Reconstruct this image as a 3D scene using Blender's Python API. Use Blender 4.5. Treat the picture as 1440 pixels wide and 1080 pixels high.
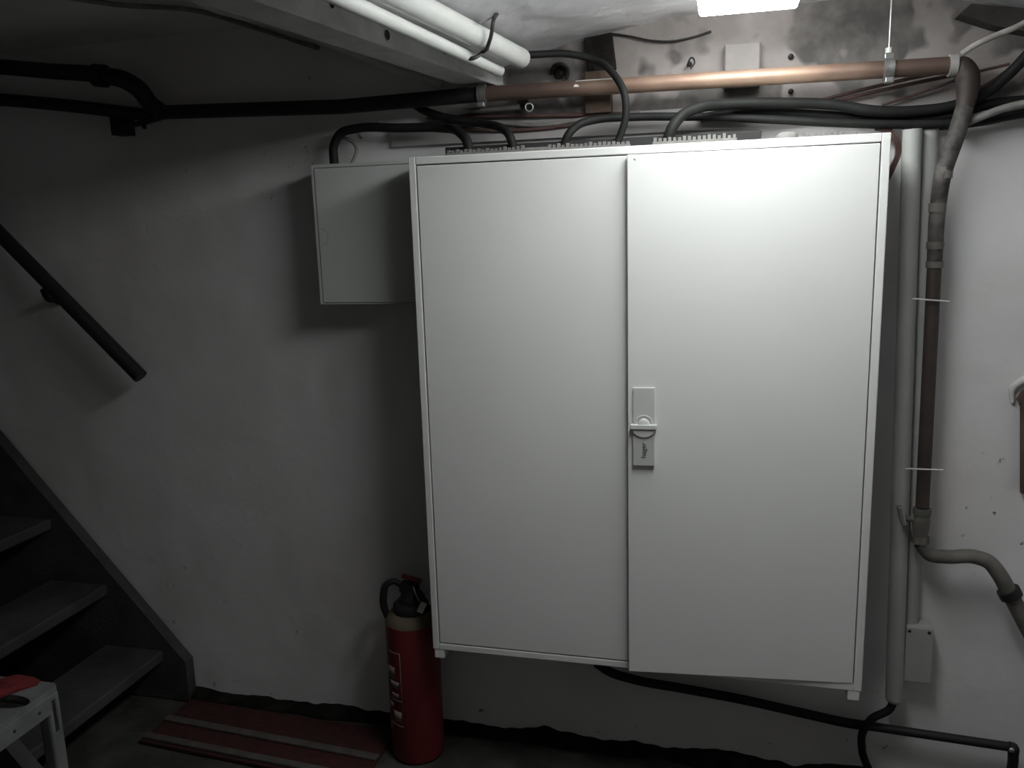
import bpy, bmesh, math, random
from mathutils import Vector, Matrix, noise
random.seed(7)
for o in list(bpy.data.objects): bpy.data.objects.remove(o)
S = bpy.context.scene
COL = S.collection

# ------------------------------------------------------------------ camera
F_PX = 1174.5
CAM = Vector((0.7236, -1.9114, 1.4776))
RR = Matrix(((0.96966389, 0.24267478, -0.02934086),      # rows: image right, image down, forward
             (0.01751034, -0.1886822, -0.98188208),
             (-0.24381412, 0.95158183, -0.18720764)))
cd = bpy.data.cameras.new('camera'); cam = bpy.data.objects.new('camera', cd); COL.objects.link(cam)
cd.sensor_width = 36; cd.lens = F_PX / 1440 * 36; cd.clip_start = 0.02
m = Matrix((RR[0], -RR[1], -RR[2])).transposed().to_4x4(); m.translation = CAM
cam.matrix_world = m
S.camera = cam
# ------------------------------------------------------------------ world, exposure
w = bpy.data.worlds.new('world'); S.world = w; w.use_nodes = True
w.node_tree.nodes['Background'].inputs[0].default_value = (0.05, 0.055, 0.06, 1)
w.node_tree.nodes['Background'].inputs[1].default_value = 0.02
S.view_settings.view_transform = 'Standard'; S.view_settings.look = 'None'
S.view_settings.exposure = 0.0; S.view_settings.gamma = 1.0
S.view_settings.use_curve_mapping = False
LAMP_STRENGTH = 18.0

# measured points of the photograph (1440x1080) on real planes of the place
def ray(u, v): return RR.transposed() @ Vector(((u - 720) / F_PX, (v - 540) / F_PX, 1))
def PL(u, v, ax, val):
    r = ray(u, v); return CAM + r * ((val - CAM[ax]) / r[ax])
def P(u, v, y=0.25): return PL(u, v, 1, y)
def to_x(q, x, dy=0.0, dz=0.0): return Vector((x, q.y + dy, q.z + dz))
def PZ(u, v, z): return PL(u, v, 2, z)

# ------------------------------------------------------------------ materials
MATS = {}
def mat(name, col, rough=0.6, metal=0.0, var=0.0, scale=8.0, col2=None, bump=0.0, bscale=60.0, thr=(0.4, 0.65), spec=0.5):
    if name in MATS: return MATS[name]
    M = bpy.data.materials.new(name); M.use_nodes = True
    nt = M.node_tree; N = nt.nodes; L = nt.links
    b = N['Principled BSDF']; b.inputs['Roughness'].default_value = rough; b.inputs['Metallic'].default_value = metal
    b.inputs['Specular IOR Level'].default_value = spec
    tc = N.new('ShaderNodeTexCoord')
    c1 = (*col, 1)
    if col2 is None: col2 = tuple(c * (1 - var) for c in col)
    nz = N.new('ShaderNodeTexNoise'); nz.inputs['Scale'].default_value = scale; nz.inputs['Detail'].default_value = 6
    L.new(tc.outputs['Object'], nz.inputs['Vector'])
    cr = N.new('ShaderNodeValToRGB'); cr.color_ramp.elements[0].position = thr[0]; cr.color_ramp.elements[1].position = thr[1]
    cr.color_ramp.elements[0].color = (*col2, 1); cr.color_ramp.elements[1].color = c1
    L.new(nz.outputs['Fac'], cr.inputs['Fac']); L.new(cr.outputs['Color'], b.inputs['Base Color'])
    if bump:
        n2 = N.new('ShaderNodeTexNoise'); n2.inputs['Scale'].default_value = bscale; n2.inputs['Detail'].default_value = 8
        L.new(tc.outputs['Object'], n2.inputs['Vector'])
        bp = N.new('ShaderNodeBump'); bp.inputs['Strength'].default_value = bump; bp.inputs['Distance'].default_value = 0.01
        L.new(n2.outputs['Fac'], bp.inputs['Height']); L.new(bp.outputs['Normal'], b.inputs['Normal'])
    MATS[name] = M
    return M

def wall_material():
    """whitewashed plaster, faintly pink where the wash has worn, bare cement patches in the strip under the ceiling"""
    M = bpy.data.materials.new('whitewashed_plaster'); M.use_nodes = True
    nt = M.node_tree; N = nt.nodes; L = nt.links
    b = N['Principled BSDF']; b.inputs['Roughness'].default_value = 0.85; b.inputs['Specular IOR Level'].default_value = 0.2
    tc = N.new('ShaderNodeTexCoord')
    def nz(scale, det=5, off=(0, 0, 0)):
        mp = N.new('ShaderNodeMapping'); mp.inputs['Location'].default_value = off
        L.new(tc.outputs['Object'], mp.inputs['Vector'])
        n = N.new('ShaderNodeTexNoise'); n.inputs['Scale'].default_value = scale; n.inputs['Detail'].default_value = det
        L.new(mp.outputs['Vector'], n.inputs['Vector']); return n.outputs['Fac']
    def ramp(src, stops):
        r = N.new('ShaderNodeValToRGB'); e = r.color_ramp.elements
        e[0].position, e[0].color = stops[0][0], (*stops[0][1], 1)
        e[1].position, e[1].color = stops[1][0], (*stops[1][1], 1)
        L.new(src, r.inputs['Fac']); return r.outputs['Color']
    def mix(fac, a, c):
        x = N.new('ShaderNodeMix'); x.data_type = 'RGBA'
        if isinstance(fac, float): x.inputs[0].default_value = fac
        else: L.new(fac, x.inputs[0])
        for s, k in ((a, 6), (c, 7)):
            if isinstance(s, tuple): x.inputs[k].default_value = (*s, 1)
            else: L.new(s, x.inputs[k])
        return x.outputs[2]
    def math_(op, a, c):
        x = N.new('ShaderNodeMath'); x.operation = op; x.use_clamp = True
        for s, k in ((a, 0), (c, 1)):
            if isinstance(s, (int, float)): x.inputs[k].default_value = s
            else: L.new(s, x.inputs[k])
        return x.outputs[0]
    base = ramp(nz(2.2), [(0.35, (0.68, 0.65, 0.65)), (0.62, (0.76, 0.76, 0.765))])
    spots = ramp(nz(38, 3, (3, 1, 0)), [(0.70, (0, 0, 0)), (0.76, (1, 1, 1))])
    spots2 = ramp(nz(1.4, 2, (8, 1, 0)), [(0.5, (0, 0, 0)), (0.62, (1, 1, 1))])
    sp = math_('MULTIPLY', spots, spots2)
    c = mix(sp, base, (0.16, 0.15, 0.15))
    # bare cement patches, only in the unplastered band near the vault
    sx = N.new('ShaderNodeSeparateXYZ'); L.new(tc.outputs['Object'], sx.inputs[0])
    mr = N.new('ShaderNodeMapRange'); mr.inputs[1].default_value = 1.66; mr.inputs[2].default_value = 1.74
    L.new(sx.outputs[2], mr.inputs[0])
    mx = N.new('ShaderNodeMapRange'); mx.inputs[1].default_value = -0.05; mx.inputs[2].default_value = 0.1
    L.new(sx.outputs[0], mx.inputs[0])
    patch = ramp(nz(4.6, 3, (1.7, 0, 5.2)), [(0.47, (1, 1, 1)), (0.50, (0, 0, 0))])
    grey = ramp(nz(18, 6, (2, 0, 1)), [(0.35, (0.10, 0.094, 0.09)), (0.7, (0.21, 0.195, 0.185))])
    plaster2 = ramp(nz(9, 6, (4, 0, 1)), [(0.35, (0.24, 0.215, 0.205)), (0.7, (0.36, 0.33, 0.32))])
    band = math_('MULTIPLY', mr.outputs[0], mx.outputs[0])
    up = mix(patch, plaster2, grey)
    c = mix(band, c, up)
    L.new(c, b.inputs['Base Color'])
    n2 = nz(26, 8); bp = N.new('ShaderNodeBump'); bp.inputs['Strength'].default_value = 0.14; bp.inputs['Distance'].default_value = 0.012
    L.new(n2, bp.inputs['Height']); L.new(bp.outputs['Normal'], b.inputs['Normal'])
    return M

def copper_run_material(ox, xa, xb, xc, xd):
    """copper bright over its middle length, browner ends mixing tarnish with painted shade"""
    M = mat('tarnish_shade_copper', (0.36, 0.245, 0.18), 0.5, metal=0.4, col2=(0.25, 0.16, 0.12), scale=9, thr=(0.3, 0.62))
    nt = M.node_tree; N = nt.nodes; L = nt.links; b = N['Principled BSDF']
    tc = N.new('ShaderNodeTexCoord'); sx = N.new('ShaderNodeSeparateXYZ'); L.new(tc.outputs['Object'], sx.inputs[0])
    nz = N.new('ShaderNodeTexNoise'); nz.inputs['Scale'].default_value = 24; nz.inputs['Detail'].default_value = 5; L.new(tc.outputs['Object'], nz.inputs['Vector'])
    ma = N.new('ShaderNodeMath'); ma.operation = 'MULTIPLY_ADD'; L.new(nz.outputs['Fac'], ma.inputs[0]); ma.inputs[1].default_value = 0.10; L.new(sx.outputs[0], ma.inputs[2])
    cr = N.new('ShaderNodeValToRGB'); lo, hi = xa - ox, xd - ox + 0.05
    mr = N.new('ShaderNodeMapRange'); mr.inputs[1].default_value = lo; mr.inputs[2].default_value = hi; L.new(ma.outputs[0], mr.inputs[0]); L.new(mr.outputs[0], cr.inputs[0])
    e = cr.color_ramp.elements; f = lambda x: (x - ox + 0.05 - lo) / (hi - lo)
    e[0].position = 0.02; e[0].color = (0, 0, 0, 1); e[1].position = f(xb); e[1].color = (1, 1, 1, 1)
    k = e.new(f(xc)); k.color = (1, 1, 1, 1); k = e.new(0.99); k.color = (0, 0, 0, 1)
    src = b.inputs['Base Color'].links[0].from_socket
    mx = N.new('ShaderNodeMix'); mx.data_type = 'RGBA'; L.new(cr.outputs['Color'], mx.inputs[0]); mx.inputs[6].default_value = (0.115, 0.076, 0.062, 1); L.new(src, mx.inputs[7])  # end brown is part tarnish, part shade painted into the colour
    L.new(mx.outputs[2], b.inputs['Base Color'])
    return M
W_WALL = wall_material()
M_CEIL = mat('white_vault_plaster', (0.80, 0.79, 0.81), 0.9, var=0.15, scale=5, bump=0.9, bscale=14, spec=0.1)
M_CEIL2 = mat('grey_ceiling_plaster', (0.80, 0.80, 0.77), 0.9, var=0.1, scale=4, bump=0.4, bscale=14, spec=0.1)
M_BEAM = mat('grey_beam_paint', (0.55, 0.55, 0.54), 0.8, var=0.2, scale=14, bump=0.3, bscale=40, spec=0.2)
M_FLOOR = mat('dirty_concrete_floor', (0.080, 0.078, 0.073), 0.9, var=0.5, scale=7, bump=0.6, bscale=40, spec=0.2)
M_RUBBLE = mat('dark_mortar_rubble', (0.022, 0.02, 0.018), 0.95, var=0.5, scale=20, bump=0.8, bscale=60, spec=0.1)
M_CAB = mat('light_grey_powder_coat', (0.74, 0.745, 0.73), 0.42, var=0.03, scale=3, bump=0.03, bscale=900)
M_CABIN = mat('cabinet_shell_grey', (0.52, 0.53, 0.51), 0.5, var=0.05)
M_BOX = mat('box_grey_paint', (0.56, 0.58, 0.56), 0.5, var=0.03, scale=3)
M_SEAM_OR_SHADE = mat('dark_seal_and_gap_shade', (0.02, 0.02, 0.02), 0.8)
M_PLATE = mat('grey_handle_plastic', (0.58, 0.585, 0.57), 0.4)
M_PLATE2 = mat('darker_handle_plastic', (0.50, 0.505, 0.49), 0.45)
M_PRINT = mat('black_print', (0.03, 0.03, 0.03), 0.6)
M_TEETH = mat('grey_entry_plastic', (0.20, 0.195, 0.185), 0.7, var=0.2, scale=60)
M_CABLE = mat('black_cable_sheath', (0.013, 0.014, 0.013), 0.65, var=0.3, scale=30, spec=0.25)
M_CABLEG = mat('grey_cable_sheath', (0.23, 0.22, 0.21), 0.6, var=0.3, scale=30)
M_CABLER = mat('reddish_brown_wire', (0.115, 0.062, 0.056), 0.6, var=0.4, scale=30)
M_COPPERD = mat('dark_oxidised_copper', (0.066, 0.046, 0.040), 0.6, metal=0.2, col2=(0.042, 0.033, 0.030), scale=14)
M_DUSTY = mat('dusty_cable_sheath', (0.30, 0.285, 0.27), 0.8, var=0.3, scale=40)
M_CHAR = mat('sooty_timber', (0.065, 0.055, 0.05), 0.9, var=0.5, scale=10, bump=0.3)
M_IRON = mat('black_iron_and_pipe_shade', (0.012, 0.012, 0.012), 0.55, var=0.3, scale=20)
M_LEAD = mat('dull_grey_pipe_paint', (0.17, 0.155, 0.14), 0.6, col2=(0.10, 0.095, 0.085), scale=16)
M_TAPE = mat('dirty_pipe_tape', (0.11, 0.10, 0.095), 0.7, col2=(0.03, 0.026, 0.024), scale=24)
M_SOLDER = mat('solder_grey', (0.45, 0.44, 0.43), 0.4, metal=0.4)
M_PVC = mat('white_pvc', (0.70, 0.71, 0.69), 0.4, var=0.08, scale=12)
M_PVCG = mat('grey_pvc_conduit', (0.42, 0.425, 0.405), 0.5, var=0.15, scale=6)
M_STEEL = mat('galvanised_steel', (0.46, 0.46, 0.45), 0.35, metal=0.8, var=0.3, scale=40)
M_STRAP = mat('dark_tin_strap', (0.06, 0.055, 0.055), 0.5, metal=0.3, var=0.4, scale=30)
M_BOARD = mat('offwhite_backboard', (0.36, 0.345, 0.34), 0.8, var=0.15, scale=8)
M_WOOD = mat('stained_brown_wood', (0.13, 0.085, 0.06), 0.8, var=0.5, scale=12, bump=0.2)
M_STAIR = mat('worn_dark_stair_paint', (0.060, 0.063, 0.058), 0.8, col2=(0.03, 0.032, 0.029), scale=6, bump=0.2)
M_RED = mat('red_extinguisher_enamel', (0.19, 0.022, 0.026), 0.4, var=0.2, scale=6)
M_MAT = mat('red_floor_mat', (0.055, 0.011, 0.010), 0.95, var=0.4, scale=40, bump=0.4, bscale=200)
M_STRIP = mat('worn_aluminium_strip', (0.095, 0.085, 0.078), 0.7, var=0.35, scale=30)
M_REDC = mat('red_cloth', (0.20, 0.018, 0.022), 0.9, var=0.4, scale=30, bump=0.5, bscale=80)
M_STOOL = mat('grey_painted_metal', (0.20, 0.21, 0.205), 0.5, var=0.3, scale=14)
M_BEIGE = mat('shoulder_reflection_beige', (0.15, 0.115, 0.075), 0.6, var=0.2)
M_LABEL = mat('faded_white_print', (0.34, 0.26, 0.24), 0.6, var=0.3, scale=80)
M_BLACK = mat('black_rubber', (0.012, 0.012, 0.012), 0.6)
M_WHITE = mat('white_plastic', (0.62, 0.62, 0.60), 0.5)
M_LAMP = bpy.data.materials.new('lit_diffuser'); M_LAMP.use_nodes = True
_n = M_LAMP.node_tree.nodes; _b = _n['Principled BSDF']
_b.inputs['Base Color'].default_value = (0.9, 0.9, 0.9, 1)
_b.inputs['Emission Color'].default_value = (0.97, 1.0, 0.985, 1); _b.inputs['Emission Strength'].default_value = LAMP_STRENGTH

# ------------------------------------------------------------------ mesh helpers
class MB:
    def __init__(s): s.v = []; s.f = []; s.sm = []
    def add(s, vs, fs, smooth=False):
        o = len(s.v); s.v += [Vector(p) for p in vs]
        for f in fs: s.f.append([i + o for i in f]); s.sm.append(smooth)
        return s
    def box(s, a, b, bev=0.0, seg=2):
        bm = bmesh.new(); bmesh.ops.create_cube(bm, size=1)
        a = Vector(a); b = Vector(b)
        for v in bm.verts: v.co = Vector(((a[i] + b[i]) / 2 + v.co[i] * abs(b[i] - a[i]) for i in range(3)))
        if bev: bmesh.ops.bevel(bm, geom=bm.edges[:], offset=bev, segments=seg, affect='EDGES', profile=0.5)
        bm.verts.index_update()
        s.add([v.co.copy() for v in bm.verts], [[v.index for v in f.verts] for f in bm.faces]); bm.free(); return s
    def obox(s, c, ax, ay, az, size, bev=0.0):
        """box with its own axes"""
        t = MB().box([-x / 2 for x in size], [x / 2 for x in size], bev)
        ax, ay, az = (Vector(x).normalized() for x in (ax, ay, az))
        s.add([Vector(c) + ax * p.x + ay * p.y + az * p.z for p in t.v], t.f); return s
    def tube(s, path, r, n=12, smooth=True, sub=6, caps=True):
        pts = [Vector(p) for p in path]; rs = r if isinstance(r, (list, tuple)) else [r] * len(pts)
        if smooth and len(pts) > 2:
            seg = [b - a for a, b in zip(pts, pts[1:])]; ln = [max(x.length, 1e-6) for x in seg]; out = []; ro = []
            dr_ = [seg[0].normalized()] + [(seg[i] / ln[i] * ln[i + 1] + seg[i + 1] / ln[i + 1] * ln[i]).normalized() for i in range(len(seg) - 1)] + [seg[-1].normalized()]
            for i in range(len(seg)):
                for k in range(sub):
                    t = k / sub; a2 = t * t; a3 = a2 * t
                    out.append(pts[i] * (2 * a3 - 3 * a2 + 1) + dr_[i] * ln[i] * (a3 - 2 * a2 + t) + pts[i + 1] * (3 * a2 - 2 * a3) + dr_[i + 1] * ln[i] * (a3 - a2))
                    ro.append(rs[i] * (1 - t) + rs[i + 1] * t)
            out.append(pts[-1]); ro.append(rs[-1]); pts, rs = out, ro
        T = [(pts[min(i + 1, len(pts) - 1)] - pts[max(i - 1, 0)]).normalized() for i in range(len(pts))]
        nrm = T[0].orthogonal().normalized(); vs = []; fs = []
        for i, p in enumerate(pts):
            if i: nrm = (T[i - 1].rotation_difference(T[i]) @ nrm); nrm = (nrm - T[i] * nrm.dot(T[i])).normalized()
            bn = T[i].cross(nrm)
            for k in range(n):
                a = 2 * math.pi * k / n; vs.append(p + (nrm * math.cos(a) + bn * math.sin(a)) * rs[i])
        for i in range(len(pts) - 1):
            for k in range(n): fs.append([i * n + k, i * n + (k + 1) % n, (i + 1) * n + (k + 1) % n, (i + 1) * n + k])
        s.add(vs, fs, True)
        if caps:
            s.add([vs[k] for k in range(n)], [list(range(n))[::-1]])
            s.add(vs[-n:], [list(range(n))])
        return s
    def lathe(s, prof, c=(0, 0, 0), n=32, axis=(0, 0, 1), a0=0, a1=2 * math.pi):
        """profile of (radius, height) turned about an axis through c"""
        ax = Vector(axis).normalized(); u = ax.orthogonal().normalized() if abs(ax.z) < 0.99 else Vector((1, 0, 0)); w_ = ax.cross(u)
        full = a1 - a0 > 6.28; k_ = n if full else n + 1; vs = []; fs = []
        for (r, h) in prof:
            for k in range(k_):
                a = a0 + (a1 - a0) * k / n; vs.append(Vector(c) + ax * h + (u * math.cos(a) + w_ * math.sin(a)) * max(r, 1e-5))
        for i in range(len(prof) - 1):
            for k in range(n):
                k2 = (k + 1) % k_ if full else k + 1
                fs.append([i * k_ + k, i * k_ + k2, (i + 1) * k_ + k2, (i + 1) * k_ + k])
        s.add(vs, fs, True); return s
    def prism(s, poly, d):
        """closed outline extruded by vector d"""
        n = len(poly); d = Vector(d); vs = [Vector(p) for p in poly] + [Vector(p) + d for p in poly]
        s.add(vs, [list(range(n))[::-1], list(range(n, 2 * n))] + [[k, (k + 1) % n, n + (k + 1) % n, n + k] for k in range(n)]); return s

def build(name, mb, material, parent=None, loc=None):
    vs = mb.v
    if parent is not None: org = Vector(parent['_o']) if '_o' in parent else parent.location.copy()
    elif loc is not None: org = Vector(loc)
    else:
        xs = [[p[i] for p in vs] for i in range(3)]
        org = Vector(((min(xs[0]) + max(xs[0])) / 2, (min(xs[1]) + max(xs[1])) / 2, min(xs[2])))
    me = bpy.data.meshes.new(name); me.from_pydata([p - org for p in vs], [], mb.f); me.update()
    bm = bmesh.new(); bm.from_mesh(me)
    if not name.startswith(('wall', 'ceiling', 'floor')): bmesh.ops.recalc_face_normals(bm, faces=bm.faces)
    bm.to_mesh(me); bm.free()
    me.polygons.foreach_set('use_smooth', mb.sm)
    me.materials.append(material)
    o = bpy.data.objects.new(name, me); COL.objects.link(o)
    if parent is not None:
        o.parent = parent
        if parent.parent is None and parent.type == 'MESH': pass
    else: o.location = org
    ORG[o.name] = org
    return o
ORG = {}
def sub(name, mb, material, part):
    """a piece of a part: the part shares its thing's origin"""
    org = ORG[part.name]
    me = bpy.data.meshes.new(name); me.from_pydata([p - org for p in mb.v], [], mb.f); me.update()
    bm = bmesh.new(); bm.from_mesh(me); bmesh.ops.recalc_face_normals(bm, faces=bm.faces); bm.to_mesh(me); bm.free()
    me.polygons.foreach_set('use_smooth', mb.sm); me.materials.append(material)
    o = bpy.data.objects.new(name, me); COL.objects.link(o); o.parent = part; ORG[o.name] = org
    return o
def tag(o, label, cat, group=None):
    o['label'] = label; o['category'] = cat
    if group: o['group'] = group
    return o
def thing(name, label, cat, loc, group=None):
    o = bpy.data.objects.new(name, None); COL.objects.link(o); o.location = loc; o.empty_display_size = 0.05
    return tag(o, label, cat, group)
def struct(o, label=None):
    o['kind'] = 'structure'
    if label: o['label'] = label
    return o

# ================================================================== the setting
def grid(fn, nu, nv):
    vs = [fn(i / nu, j / nv) for j in range(nv + 1) for i in range(nu + 1)]
    fs = [[j * (nu + 1) + i, j * (nu + 1) + i + 1, (j + 1) * (nu + 1) + i + 1, (j + 1) * (nu + 1) + i] for j in range(nv) for i in range(nu)]
    return MB().add(vs, fs, True)
X0, X1, Y0, YW = -3.0, 1.95, -3.0, 0.25
HLEFT = 2.02
def vault(x, y):
    xs = x - 0.15 * (y - 0.25)
    return max(1.862, 1.966 - 0.205 * (xs - 0.85) ** 2)
def wob(x, z):
    return 0.006 * noise.noise(Vector((x * 2.3, 3.1, z * 2.3))) + 0.003 * noise.noise(Vector((x * 9, 1.1, z * 9)))
wb = grid(lambda u, v: Vector((X0 + (X1 - X0) * u, YW + abs(wob(X0 + (X1 - X0) * u, v * 2.6)) + 0.0005, v * 2.6)), 240, 130)
struct(build('wall_back', wb, W_WALL, loc=(0, 0, 0)), 'whitewashed cellar wall behind the cabinet')
M_WALL2 = mat('dim_whitewash', (0.76, 0.75, 0.74), 0.9, var=0.25, scale=3, bump=0.4, bscale=20, spec=0.1)
struct(build('wall_left', grid(lambda u, v: Vector((X0, Y0 + (YW - Y0 + 0.02) * u, 3.0 * v)), 4, 4), M_WALL2, loc=(0, 0, 0)))
struct(build('wall_right', grid(lambda u, v: Vector((X1, YW + 0.02 + (Y0 - YW) * u, 2.6 * v)), 4, 4), M_WALL2, loc=(0, 0, 0)))
struct(build('wall_front', grid(lambda u, v: Vector((X1 + (X0 - X1) * u, Y0, 3.0 * v)), 4, 4), M_WALL2, loc=(0, 0, 0)))
fl = grid(lambda u, v: Vector((X0 + (X1 - X0) * u, Y0 + (YW + 0.03 - Y0) * v,
          0.004 * noise.noise(Vector((u * 30, v * 20, 0))) - 0.005)), 120, 90)
struct(build('floor', fl, M_FLOOR, loc=(0, 0, 0)), 'dirty dark concrete cellar floor')
# shallow white vault right of the beam
SK = 0.15
def beam_x(y): return 0.060 + SK * (y - 0.056)       # left lower edge of the beam
BW, BZ = 0.083, 1.822
def vfn(u, v):
    y = Y0 + (YW + 0.03 - Y0) * v; xa = beam_x(y) + BW - 0.01; x = xa + (X1 - xa) * u
    n = noise.noise(Vector((x * 4, y * 4, 2))) * 0.008 + noise.noise(Vector((x * 13, y * 13, 2))) * 0.003
    return Vector((x, y, vault(x, y) + n))
struct(build('ceiling', grid(lambda u, v: vfn(1 - u, v), 90, 110), M_CEIL, loc=(0, 0, 0)), 'shallow white plastered vault')
def lfn(u, v):
    y = Y0 + (YW + 0.03 - Y0) * v; xb = beam_x(y) + 0.02; x = -1.75 + (xb + 1.75) * u
    return Vector((x, y, HLEFT + 0.01 * noise.noise(Vector((x * 3, y * 3, 0)))))
struct(build('ceiling_stair_side', grid(lambda u, v: lfn(1 - u, v), 40, 60), M_CEIL2, loc=(0, 0, 0)), 'dark grey ceiling on the stair side of the beam')
# ceiling strip in front of the stairwell and the closed shaft above it
sh = MB().add([(-3.0, -3.0, HLEFT), (-1.75, -3.0, HLEFT), (-1.75, -0.6, HLEFT), (-3.0, -0.6, HLEFT)], [[0, 1, 2, 3]])
sh.add([(-1.75, -0.6, HLEFT), (-1.75, 0.28, HLEFT), (-1.75, 0.28, 3.0), (-1.75, -0.6, 3.0)], [[0, 1, 2, 3]])
sh.add([(-3, -0.6, HLEFT), (-1.75, -0.6, HLEFT), (-1.75, -0.6, 3.0), (-3, -0.6, 3.0)], [[0, 1, 2, 3]])
sh.add([(-3, -0.6, 3), (-1.75, -0.6, 3), (-1.75, 0.28, 3), (-3, 0.28, 3)], [[0, 1, 2, 3]])
sh.add([(-3, 0.26, 2.5), (-1.75, 0.26, 2.5), (-1.75, 0.26, 3), (-3, 0.26, 3)], [[0, 1, 2, 3]])
struct(build('ceiling_stairwell', sh, M_CEIL2, loc=(0, 0, 0)))
# dark crumbling mortar along the foot of the wall
def rub(u, v):
    x = -0.93 + 2.85 * u
    h = 0.022 + 0.016 * noise.noise(Vector((x * 6, 0, 4))) + 0.010 * noise.noise(Vector((x * 23, 0, 1)))
    dpt = 0.055 + 0.02 * noise.noise(Vector((x * 8, 3, 1)))
    a = v * math.pi / 2
    return Vector((x, 0.262 - dpt * math.cos(a) ** 0.7, -0.004 + max(h, 0.006) * math.sin(a)))
struct(build('baseboard_back', grid(rub, 220, 6), M_RUBBLE, loc=(0, 0, 0)), 'dark crumbled mortar along the wall foot')

# ================================================================== beam
bt = thing('ceiling_beam', 'grey painted ceiling beam with drilled holes carrying the white conduits', 'beam', (beam_x(-1.2) + BW / 2, -1.2, BZ))
bm_ = MB()
yA, yB = Y0, 0.245
bm_.prism([(beam_x(yA), yA, BZ), (beam_x(yA) + BW, yA, BZ), (beam_x(yA) + BW, yA, HLEFT + 0.04), (beam_x(yA), yA, HLEFT + 0.04)],
          (beam_x(yB) - beam_x(yA), yB - yA, 0))
build('web', bm_, M_BEAM, bt)
lip = MB().prism([(beam_x(yA) + BW - 0.004, yA, BZ - 0.003), (beam_x(yA) + BW + 0.004, yA, BZ - 0.003), (beam_x(yA) + BW + 0.004, yA, BZ + 0.006), (beam_x(yA) + BW - 0.004, yA, BZ + 0.006)],
                 (beam_x(yB) - beam_x(yA), yB - yA, 0))
build('edge_lip', lip, M_BEAM, bt)
bdir = Vector((0.09, 1, 0)).normalized(); bn = Vector((1, -SK, 0)).normalized()
def on_beam(u, v, off=0.0):
    """point of the beam's right face behind a measured pixel"""
    r = ray(u, v); q = Vector((beam_x(0) + BW, 0, 0)) + bn * off
    return CAM + r * ((q - CAM).dot(bn) / r.dot(bn))
for (u, v, r) in ((544, 49, 0.0085), (624, 72, 0.006), (466, 6, 0.006)):
    c = on_beam(u, v)
    build('bolt_hole', MB().lathe([(r * 1.15, 0.0012), (r, 0.0018), (r * 0.9, 0.0006), (0, 0.0004)], c, 16, bn), M_SEAM_OR_SHADE, bt)

# ================================================================== staircase
NOSE = [(-0.999 - 0.182 * k, 0.171 + 0.211 * k) for k in range(7)]
st = thing('staircase', 'dark worn open cellar stair climbing along the left wall', 'stairs', (-1.6, -0.15, 0))
def stringer(ya, yb):
    top = lambda x: 0.135 + 1.167 * (-0.922 - x)
    xe = -2.38
    poly = [(-0.922, ya, 0.0), (-0.922, ya, top(-0.922)), (xe, ya, top(xe)), (xe, ya, 0.0)]
    return MB().prism(poly, (0, yb - ya, 0))
build('stringer', stringer(0.205, 0.244), M_STAIR, st)
build('stringer', stringer(-0.40, -0.36), M_STAIR, st)
for (x, z) in NOSE:
    t = MB().box((x - 0.215, -0.3595, z - 0.036), (x, 0.2045, z), 0.006)
    build('tread', t, M_STAIR, st)
# handrail on the wall
hr = thing('handrail', 'black iron handrail pipe fixed on the wall above the stairs', 'handrail', tuple(P(120, 450, 0.18)))
h1, h0 = P(198, 530, 0.18), P(-2, 327, 0.18)
hx = h1 + (h0 - h1) * 1.6
build('rail', MB().tube([hx, h1], 0.0215, 16, False), M_IRON, hr)
for q in (P(60, 405, 0.18), P(60, 405, 0.18) + (h0 - h1) * 0.78):
    k = MB().tube([q + Vector((0, 0, -0.005)), q + Vector((-0.004, 0.02, -0.035)), q + Vector((-0.004, 0.07, -0.035))], 0.009, 8)
    k.lathe([(0.0, -0.012), (0.022, -0.012), (0.022, 0.0), (0, 0.0)], q + Vector((-0.004, 0.0705, -0.035)), 14, (0, 1, 0))
    build('bracket', k, M_IRON, hr)

# ================================================================== electrical cabinet
CX0, CX1, CZ0, CZ1 = 0.0, 1.05, 0.39, 1.64
FR = 0.0175
cab = thing('electrical_cabinet', 'large pale grey two-door electrical cabinet hung on the cellar wall', 'cabinet', (0.525, 0.12, CZ0))
t = MB()
th = 0.003
t.box((CX0, 0.0, CZ0), (CX0 + th, 0.238, CZ1)); t.box((CX1 - th, 0.0, CZ0), (CX1, 0.238, CZ1))
t.box((CX0 + th, 0.0, CZ0), (CX1 - th, 0.238, CZ0 + th)); t.box((CX0 + th, 0.0, CZ1 - th), (CX1 - th, 0.238, CZ1))
t.box((CX0 + th, 0.234, CZ0 + th), (CX1 - th, 0.238, CZ1 - th))
build('body', t, M_CABIN, cab)
t = MB()
t.box((CX0, -0.006, CZ0), (CX0 + FR, 0.012, CZ1), 0.002); t.box((CX1 - FR, -0.006, CZ0), (CX1, 0.012, CZ1), 0.002)
t.box((CX0 + FR, -0.006, CZ0), (CX1 - FR, 0.012, CZ0 + FR), 0.002); t.box((CX0 + FR, -0.006, CZ1 - FR), (CX1 - FR, 0.012, CZ1), 0.002)
build('front_frame', t, M_CAB, cab)
build('door_seal', MB().box((CX0 + FR, 0.004, CZ0 + FR), (CX1 - FR, 0.008, CZ1 - FR)), M_SEAM_OR_SHADE, cab)
XM = P(883, 560, -0.02).x                      # free edge of the right door
GAP = 0.0028
dl = build('door', MB().box((CX0 + FR + GAP, -0.006, CZ0 + FR + GAP), (XM + 0.02, 0.0035, CZ1 - FR - GAP), 0.0015), M_CAB, cab)
dl['label'] = 'left door, set back behind the edge of the right one'
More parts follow.
